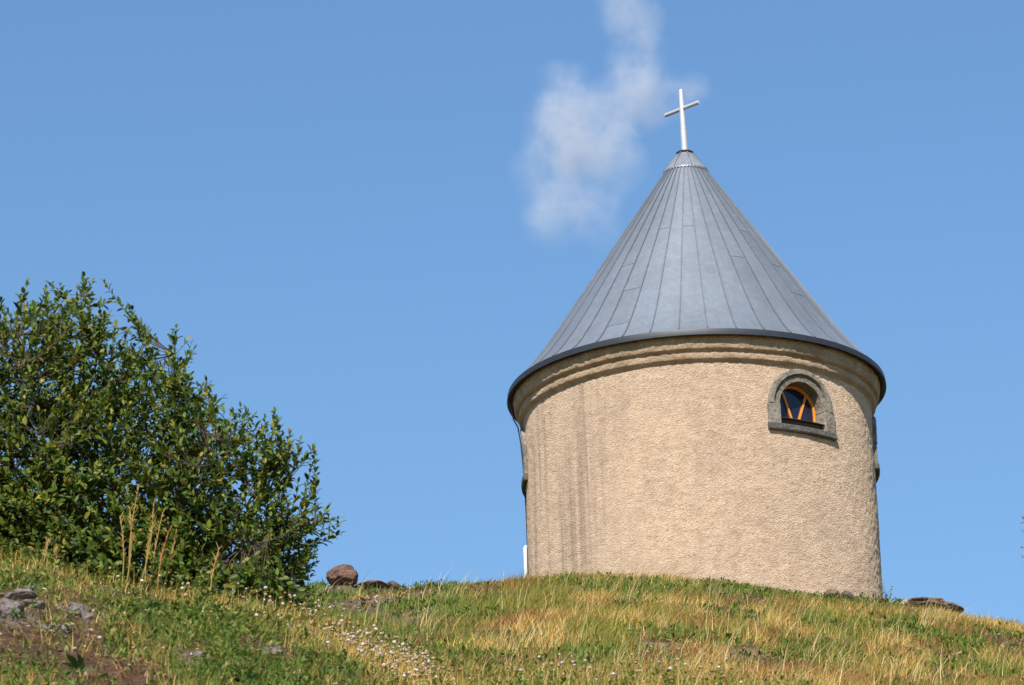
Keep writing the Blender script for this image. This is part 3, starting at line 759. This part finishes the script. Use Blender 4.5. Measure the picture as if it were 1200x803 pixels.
# fluffy seed heads on thin stems
ico = bmesh.new(); bmesh.ops.create_icosphere(ico, subdivisions=1, radius=1); IV = np.array([v.co[:] for v in ico.verts]); IF = np.array([[v.index for v in f.verts] for f in ico.faces]); ico.free()
def heads(centres, r, cols, w):
    n = len(centres); s = r[:, None, None] * (1 + rng.uniform(-.35, .35, (n, len(IV), 1)))
    V = (centres[:, None, :] + IV[None] * s * np.array([1, 1, 0.9])).reshape(-1, 3)
    F = (IF[None] + (np.arange(n) * len(IV))[:, None, None]).reshape(-1, 3)
    return V, F, np.repeat(pick(n, cols, w, 0.12), len(IF), 0)
def spots(L):
    X, Y = [], []
    for px, py, wpx, dep, n, y0 in L:
        p = hit(px, py, y0); s_ = 5000 / (p.y / 0.955)
        X.append(p.x + rng.normal(0, wpx / s_ * 0.6, n)); Y.append(p.y + rng.normal(0, dep * 0.6, n))
    return np.concatenate(X), np.concatenate(Y)
x, y = spots([(455, 790, 60, 0.5, 230, 10), (425, 774, 50, 0.4, 120, 10), (490, 798, 40, 0.5, 70, 10), (640, 800, 60, 1.0, 45, 10), (770, 801, 90, 1.0, 110, 10), (300, 716, 60, 0.5, 40, 10), (180, 700, 70, 0.4, 22, 10), (250, 740, 130, 0.8, 24, 10), (100, 770, 90, 0.7, 22, 10), (360, 735, 40, 0.5, 40, 10)])
P = roots(x, y, 0); h = rng.uniform(0.05, 0.17, len(x)); tops = P + np.stack([rng.normal(.02, .03, len(x)), rng.normal(0, .02, len(x)), h], 1)
h1 = heads(tops, rng.uniform(0.004, 0.014, len(x)) * rng.uniform(0.5, 1.15, len(x)), [(0.52, 0.43, 0.34), (0.42, 0.28, 0.15), (0.62, 0.56, 0.50), (0.30, 0.19, 0.10)], [3, 3, 1.5, 2])
V, F, T = h1
n = len(x); wv = 0.0018
SV = np.stack([P + [-wv, 0, 0], P + [wv, 0, 0], tops], 1).reshape(-1, 3); SF = np.arange(3 * n).reshape(-1, 3)
V, F, T = join([h1, (SV, SF, pick(n, STRAW, [1, 1, 1, 1]))]); o = mesh_obj('seed_heads', V, F, M['dry'], tint=T); tag(o, 'pale fluffy seed heads standing on the near bank', 'seed heads', kind='stuff')

# ------------------------------------------------------------------ shrubs
def bez(a, b, c, n):
    t = np.linspace(0, 1, n)[:, None]; return (1 - t) ** 2 * a + 2 * t * (1 - t) * b + t * t * c
def shrub(name, label, base, mains, targets, leaf_len, leaf_cols, leaf_w, step, group=None, seed=1, leafy=0.62):
    """mains: crown points the main stems reach; targets: tips of the leafy shoots"""
    rg = np.random.default_rng(seed); root = thing(name, label, 'shrub', base, group); B = np.array(base)
    st = MB(); nodes, rads = [], []
    for tgt in mains:
        tgt = np.array(tgt); b0 = B + np.array([rg.normal(0, .22), rg.normal(0, .22), -0.05]); L = np.linalg.norm(tgt - b0)
        mid = b0 + (tgt - b0) * 0.42 + np.array([0, 0, 0.22 * L * abs(tgt[0] - B[0]) / (L + .01)]) + rg.normal(0, .06, 3)
        P = bez(b0, mid, tgt, 14); P[1:-1] += rg.normal(0, .012, (12, 3)); r = np.linspace(0.014, 0.003, 14)
        st.tube(P - B, list(r), n=6); nodes.append(P[3:]); rads.append(r[3:])
    nodes = np.concatenate(nodes); rads = np.concatenate(rads)
    LP, LD, LN, LL = [], [], [], []; used = np.zeros(len(nodes))
    for tgt in targets:
        tgt = np.array(tgt)
        d = tgt - nodes; dist = np.linalg.norm(d, axis=1) + np.where(d[:, 2] < 0.05, 0.5, 0) + rg.uniform(0, .15, len(d)) + 0.018 * used
        i = dist.argmin(); used[i] += 1; used[max(0, i - 1)] += .4; used[min(len(used) - 1, i + 1)] += .4; a = nodes[i]; L = np.linalg.norm(tgt - a)
        if L < 0.06: continue
        mid = a + (tgt - a) * 0.5 + np.array([(tgt - a)[0] * 0.12, (tgt - a)[1] * 0.12, -0.10 * L]) + rg.normal(0, .05 * L, 3)
        n = max(5, int(L / 0.07)); P = bez(a, mid, tgt, n)
        st.tube(P - B, list(np.linspace(min(rads[i], 0.0055), 0.0013, n)), n=4, cap=False)
        seg = np.linalg.norm(np.diff(P, axis=0), axis=1); cum = np.concatenate([[0], np.cumsum(seg)]); tot = cum[-1]
        s0 = max(tot * (1 - leafy), tot - 0.75); s = s0 + rg.uniform(0, step); k = int(rg.integers(0, 6))
        while s < tot:
            p = np.array([np.interp(s, cum, P[:, q]) for q in range(3)])
            j = min(np.searchsorted(cum, s), n - 1); t = P[j] - P[j - 1]; t /= np.linalg.norm(t)
            ang = k * 2.4 + rg.normal(0, .4); o1 = np.cross(t, [0.3, 0.2, 0.9]); o1 /= np.linalg.norm(o1) + 1e-9; o2 = np.cross(t, o1)
            out = o1 * math.cos(ang) + o2 * math.sin(ang); spread = rg.uniform(0.5, 1.15)
            D = t * math.cos(spread) + out * math.sin(spread); D[2] += rg.uniform(-.15, .25); D /= np.linalg.norm(D)
            N = t * math.sin(spread) - out * math.cos(spread) * 0.3 + np.array([0, -0.15, 0.55]) + rg.normal(0, .3, 3)
            sz = leaf_len * rg.uniform(0.65, 1.2) * (1 - 0.35 * max(0, (s - tot + 0.12) / 0.12))
            LP.append(p); LD.append(D); LN.append(N); LL.append(sz); k += 1; s += step * rg.uniform(.7, 1.3)
        e = P[-1] - P[-2]; LP.append(P[-1]); LD.append(e / np.linalg.norm(e)); LN.append(np.array([.1, -.3, .5])); LL.append(leaf_len * .7)
    LP, LD, LN, LL = map(np.array, (LP, LD, LN, LL)); LN = unit(LN - LD * (LN * LD).sum(1, keepdims=True))
    V, F, T = leaves(LP - B, LD, LN, LL, LL * rg.uniform(.42, .58, len(LL)), pick(len(LL), leaf_cols, leaf_w, 0.3))
    st.build('stem', M['bark'], root, smooth=True, weld=False)
    mesh_obj('foliage', V, F, M['leaf'], root, tint=T)
    return root, len(LL)
# the big shrub behind the bank: crown outline in the picture, turned into its real width and height at y = 26.2
SY = 26.2
OUT = np.array([(-190, 560), (-150, 470), (-110, 410), (-70, 375), (-35, 372), (0, 378), (25, 388), (50, 380), (75, 382), (95, 366), (112, 372), (135, 386), (152, 408), (166, 442), (185, 450), (205, 428), (222, 438), (236, 468),
                (262, 492), (285, 512), (312, 520), (335, 540), (350, 562), (362, 595), (372, 625), (376, 645)], float)
ow = [at(a, b, SY) for a, b in OUT]; OX = np.array([p.x for p in ow]); OZ = np.array([p.z for p in ow])
def crown_ok(x, y, z):
    zt = np.interp(x, OX, OZ, left=0, right=0); g = float(ground(np.array([x]), np.array([y]))[0])
    cx, hw = (OX[0] + OX[-1]) / 2, (OX[-1] - OX[0]) / 2
    e = math.sqrt(max(0, 1 - ((x - cx) / hw) ** 4)); t = (z - g) / max(zt - g, 0.1)
    if t > 1 or t < 0.03: return False
    return abs(y - SY) < 1.05 * e * math.sqrt(max(0.05, 1 - t * 0.75))
rg = np.random.default_rng(5)
targets = []
while len(targets) < 4600:
    x, y = rg.uniform(OX[0], OX[-1]), rg.uniform(SY - 1.1, SY + 1.1); zt = np.interp(x, OX, OZ)
    z = rg.uniform(zt - 2.3, zt)
    if crown_ok(x, y, z): targets.append((x, y, z))
for px, py, k in ((95, 324, 7), (107, 330, 4), (55, 330, 5), (22, 345, 4), (3, 350, 4), (205, 382, 6), (222, 396, 4), (128, 348, 3), (152, 356, 4), (245, 448, 3), (322, 478, 4), (290, 480, 3), (352, 512, 4), (366, 519, 3), (308, 490, 3), (397, 603, 4), (386, 590, 3), (368, 560, 3), (262, 465, 3), (168, 402, 2), (70, 334, 3), (40, 348, 3),
                  (360, 632, 4), (364, 660, 3), (350, 690, 4), (335, 705, 4), (300, 690, 5), (360, 712, 3), (180, 418, 3), (278, 474, 3), (340, 508, 3)):
    for j in range(k):
        p = at(px + rg.normal(0, 3) + 0.3 * j, py + 7.0 * j + abs(rg.normal(0, 3)), SY + rg.normal(0, .12)); targets.append(tuple(p))
for j in range(110):                                               # loose upright shoots that break the outline
    i = rg.uniform(0, 1) ** 0.8; x = OX[0] + (OX[-1] - OX[0]) * i; zt = np.interp(x, OX, OZ); targets.append((x + rg.normal(0, .03), SY + rg.normal(0, .3), zt + rg.uniform(-0.02, 0.13)))
mains = []
while len(mains) < 30:
    x = rg.uniform(OX[0] + .1, OX[-1] - .12); y = SY + rg.uniform(-.8, .8); z = np.interp(x, OX, OZ) - rg.uniform(0.15, 1.0)
    if crown_ok(x, y, z): mains.append((x, y, z))
for px, py in ((95, 360), (205, 415), (55, 375), (340, 560), (370, 615), (300, 640), (330, 680), (310, 570), (285, 610), (328, 615), (270, 560), (20, 390)): mains.append(tuple(at(px, py, SY)))
bx = at(150, 700, SY + 0.1); bz = float(ground(np.array([bx.x]), np.array([bx.y]))[0])
LC = [(0.095, 0.145, 0.018), (0.062, 0.108, 0.013), (0.14, 0.18, 0.024), (0.21, 0.21, 0.03), (0.31, 0.23, 0.028), (0.036, 0.065, 0.012)]
sh, nl = shrub('shrub', 'large dense dark green leafy shrub with spiky shoots behind the bank at left', (bx.x, bx.y, bz), mains, targets, 0.064, LC, [4, 4, 3.5, 2, 0.5, 1.6], 0.020)
print('leaves', nl)
# shrub beyond the right edge of the picture, a few autumn leaves reach in
qb = at(1262, 735, 58.5); qz = float(ground(np.array([qb.x]), np.array([qb.y]))[0])
tg = [tuple(at(a, b, 58.5 + rg.normal(0, .1))) for a, b in ((1198, 607), (1199, 623), (1198.5, 642), (1199, 653))]
tg += [tuple(at(rg.uniform(1212, 1310), rg.uniform(560, 715), 58.5 + rg.normal(0, .3))) for _ in range(90)]
mn = [tuple(at(a, b, 58.5)) for a, b in ((1225, 640), (1240, 600), (1265, 570), (1290, 610), (1300, 660), (1222, 670))]
shrub('shrub', 'shrub with orange leaf tips poking in at the right edge of the photo', (qb.x, qb.y, qz), mn, tg, 0.075, [(0.55, 0.22, 0.02), (0.05, 0.05, 0.02), (0.30, 0.13, 0.03), (0.10, 0.10, 0.02)], [3, 2, 2, 2], 0.045, seed=9)

# ------------------------------------------------------------------ dry stalks before the shrub
ST = [(147, 690, 152, 594, 'thin dry stalk just left of the tallest straw stalk before the shrub'), (151, 690, 163, 568, 'tallest dry straw stalk standing before the dark shrub'),
      (159, 688, 180, 590, 'thick leaning dry stalk right beside the tallest one'), (170, 693, 180, 612, 'short dry stalk behind the thick leaning stalk'),
      (184, 695, 198, 622, 'reddish dry stalk in the middle of the stalks before the shrub'), (188, 692, 207, 620, 'bent dry stalk with a tuft at its tip before the shrub'),
      (142, 688, 141, 606, 'faint thin stalk left of the leftmost tall stalk before the shrub'), (176, 694, 191, 600, 'slender pale stalk between the thick leaning stalk and the reddish one'),
      (246, 698, 257, 642, 'short dry stalk standing apart before the right half of the shrub'), (50, 672, 57, 632, 'brown dry stalk at the left end of the bank crest'), (62, 676, 66, 640, 'brown feathery dry stalk near the left end of the bank crest')]
for k, (x0, y0, x1, y1, lab) in enumerate(ST):
    Yk = 24.6 + 0.12 * (k % 3); b = at(x0, y0, Yk); t = at(x1, y1, Yk + 0.05); b.z = float(ground(np.array([b.x]), np.array([b.y]))[0])
    r = random.Random(k); root = thing('dry_stalk', lab, 'stalk', b, 'dry stalks before the shrub'); v = t - b
    st = MB(); bend = Vector((r.uniform(-.03, .03), 0, 0)); cc = (0.36, 0.235, 0.075) if k != 4 else (0.36, 0.17, 0.06)
    pts = [v * q + bend * math.sin(PI * q) for q in np.linspace(0, 1, 9)]
    st.tube(pts, list(np.linspace(0.0042, 0.0024, 9)), n=6, col=cc)
    st.build('stalk_stem', M['dry'], root, smooth=True)
    tw = MB()
    for j in range(24):
        q = r.uniform(0.45, 1); p = v * q + bend * math.sin(PI * q); d = Vector((r.gauss(0, .5), r.gauss(0, .5), 1)).normalized() * r.uniform(.02, .06)
        s = Vector((0.0022, 0.0, 0)); c2 = tuple(min(1, c * r.uniform(.7, 1.2)) for c in cc)
        tw.poly([p - s, p + s, p + d * .7 + s * 1.3, p + d], c2)
    tw.build('seed_husk', M['dry'], root, weld=False)

# ------------------------------------------------------------------ single flowers
def flower(name, label, px, py, top, Y, petal, heads_n, y0=30, stemc=(0.10, 0.15, 0.04), r=0.022, group=None):
    b = at(px, py, Y) if Y else hit(px, py, y0); b.z = float(ground(np.array([b.x]), np.array([b.y]))[0])
    root = thing(name, label, 'flower', b, group); rr = random.Random(px); st, hd, lf = MB(), MB(), MB()
    for k in range(heads_n):
        q = 1 - 0.75 * k / max(1, heads_n); t = Vector((rr.uniform(-.05, .05) * heads_n ** .5, rr.uniform(-.04, .04), top * q)); st.tube([(0, 0, 0), t * 0.5 + Vector((.01, 0, 0)), t], [0.004, 0.003, 0.002], n=5, col=stemc)
        for j in range(7):
            a = 2 * PI * j / 7; d = Vector((math.cos(a), math.sin(a), 0.35)) * r; s = Vector((-math.sin(a), math.cos(a), 0)) * r * .4
            hd.poly([t, t + d * .6 + s, t + d, t + d * .6 - s], petal)
        hd.tube([t - Vector((0, 0, r * .3)), t, t + Vector((0, 0, r * .35))], [r * .2, r * .4, r * .15], n=7, col=tuple(c * .8 for c in petal))
    for j in range(12):
        z = rr.uniform(0.02, top * .6); a = rr.uniform(0, 2 * PI); d = Vector((math.cos(a), math.sin(a), .5)) * rr.uniform(.03, .07); s = Vector((-math.sin(a), math.cos(a), 0)) * .011; p = Vector((0, 0, z))
        lf.poly([p, p + d * .5 + s, p + d, p + d * .5 - s], (0.07, 0.13, 0.03))
    st.build('flower_stem', M['herb'], root, smooth=True); hd.build('blossom', M['herb'], root, weld=False); lf.build('flower_leaf', M['herb'], root, weld=False)
flower('wildflower', 'tall weed with white blossoms at the right foot of the chapel wall', 1040, 712, 0.30, 61.6, (0.75, 0.74, 0.78), 6, r=0.03)
flower('wildflower', 'pink blossom low in the grass under the tall white weed', 1036, 714, 0.10, 60.8, (0.70, 0.10, 0.22), 1, r=0.035)
flower('wildflower', 'low white blossoms in the grass below the pink blossom', 1034, 722, 0.08, 59.5, (0.75, 0.73, 0.68), 3, r=0.03)
flower('wildflower', 'white blossom in the grass between the pink one and the pale tan stone', 1051, 720, 0.08, 60.0, (0.75, 0.73, 0.68), 2, r=0.03)
flower('wildflower', 'single bright yellow flower in front of the shrub on the bank', 253, 706, 0.10, 23.6, (0.80, 0.42, 0.01), 1, r=0.022)
flower('wildflower', 'round pale orange seed flower just left above the bright yellow flower', 237, 696, 0.13, 24.2, (0.62, 0.40, 0.20), 1, r=0.022)

# ------------------------------------------------------------------ cloud
CY = 1500.0
blobs = [(735, -25, 60, 45), (740, 20, 48, 45), (745, 75, 42, 50), (735, 120, 62, 50), (660, 110, 40, 50), (655, 150, 58, 60), (640, 200, 48, 50), (690, 160, 70, 60), (650, 235, 50, 42), (690, 240, 50, 40), (770, 110, 55, 38), (715, 190, 70, 60), (812, 104, 30, 18), (650, 262, 44, 40), (700, 262, 36, 44)]
mb = bpy.data.metaballs.new('cloud'); mb.resolution = 6; mb.threshold = 0.1
mo = bpy.data.objects.new('cloud_seed', mb); COL.objects.link(mo)
c0 = at(690, 120, CY); k_ = CY / 0.943 / F_PX * 1.0
for px, py, rx, ry in blobs:
    e = mb.elements.new(type='ELLIPSOID'); p = at(px, py, CY + random.uniform(-6, 6)) - c0
    e.co = p; e.radius = 1.0; e.size_x, e.size_y, e.size_z = rx * k_ * 1.45, 26, ry * k_ * 1.45; e.radius = 1.0
mo.location = (0, 0, 0)
bpy.context.view_layer.update()
dg = bpy.context.evaluated_depsgraph_get()
cme = bpy.data.meshes.new_from_object(mo.evaluated_get(dg)); bpy.data.objects.remove(mo); cme.name = 'cloud'
cloud = bpy.data.objects.new('cloud', cme); COL.objects.link(cloud); cloud.location = c0
tag(cloud, 'thin wispy white cloud in the blue sky behind the cross', 'cloud')
m = NT('cloud vapour'); m.t.nodes.remove(m.b)
tc = m.n('ShaderNodeTexCoord'); pos = tc.outputs['Object']
n0 = m.n('ShaderNodeTexNoise'); m.l(pos, n0.inputs['Vector']); n0.inputs['Scale'].default_value = 0.075; n0.inputs['Detail'].default_value = 8; n0.inputs['Roughness'].default_value = 0.70
wv = m.n('ShaderNodeTexNoise'); m.l(pos, wv.inputs['Vector']); wv.inputs['Scale'].default_value = 0.06; wv.inputs['Detail'].default_value = 3
sub = m.n('ShaderNodeVectorMath', operation='SUBTRACT'); m.l(wv.outputs['Color'], sub.inputs[0]); sub.inputs[1].default_value = (0.5, 0.5, 0.5)
scl = m.n('ShaderNodeVectorMath', operation='SCALE'); m.l(sub.outputs[0], scl.inputs[0]); scl.inputs['Scale'].default_value = 16.0
add = m.n('ShaderNodeVectorMath', operation='ADD'); m.l(pos, add.inputs[0]); m.l(scl.outputs[0], add.inputs[1])
tot = None
for px, py, rx, ry in blobs:
    p = at(px, py, CY) - c0
    s1 = m.n('ShaderNodeVectorMath', operation='SUBTRACT'); m.l(add.outputs[0], s1.inputs[0]); s1.inputs[1].default_value = p
    s2 = m.n('ShaderNodeVectorMath', operation='DIVIDE'); m.l(s1.outputs[0], s2.inputs[0]); s2.inputs[1].default_value = (rx * k_ * 1.0, 18, ry * k_ * 1.0)
    ln = m.n('ShaderNodeVectorMath', operation='DOT_PRODUCT'); m.l(s2.outputs[0], ln.inputs[0]); m.l(s2.outputs[0], ln.inputs[1])
    f = m.math('MAXIMUM', m.math('SUBTRACT', 1.0, ln.outputs['Value']), 0.0)
    f = m.math('MULTIPLY', f, 0.5 if py > 220 else 0.7 if py > 185 or px > 750 else 1.0)
    tot = f if tot is None else m.math('ADD', tot, f)
den = m.math('MULTIPLY', m.math('POWER', m.math('MINIMUM', m.math('MULTIPLY', tot, 0.75), 0.9), 1.5), m.ramp(n0.outputs['Fac'], [(0.38, 0.04), (0.66, 1.0)]))
vol = m.n('ShaderNodeVolumePrincipled'); vol.inputs['Color'].default_value = (0.97, 0.97, 1.0, 1); vol.inputs['Anisotropy'].default_value = 0.0
m.l(m.math('MULTIPLY', den, 0.066), vol.inputs['Density']); m.l(vol.outputs[0], m.out.inputs['Volume'])
cme.materials.clear(); cme.materials.append(m.m)
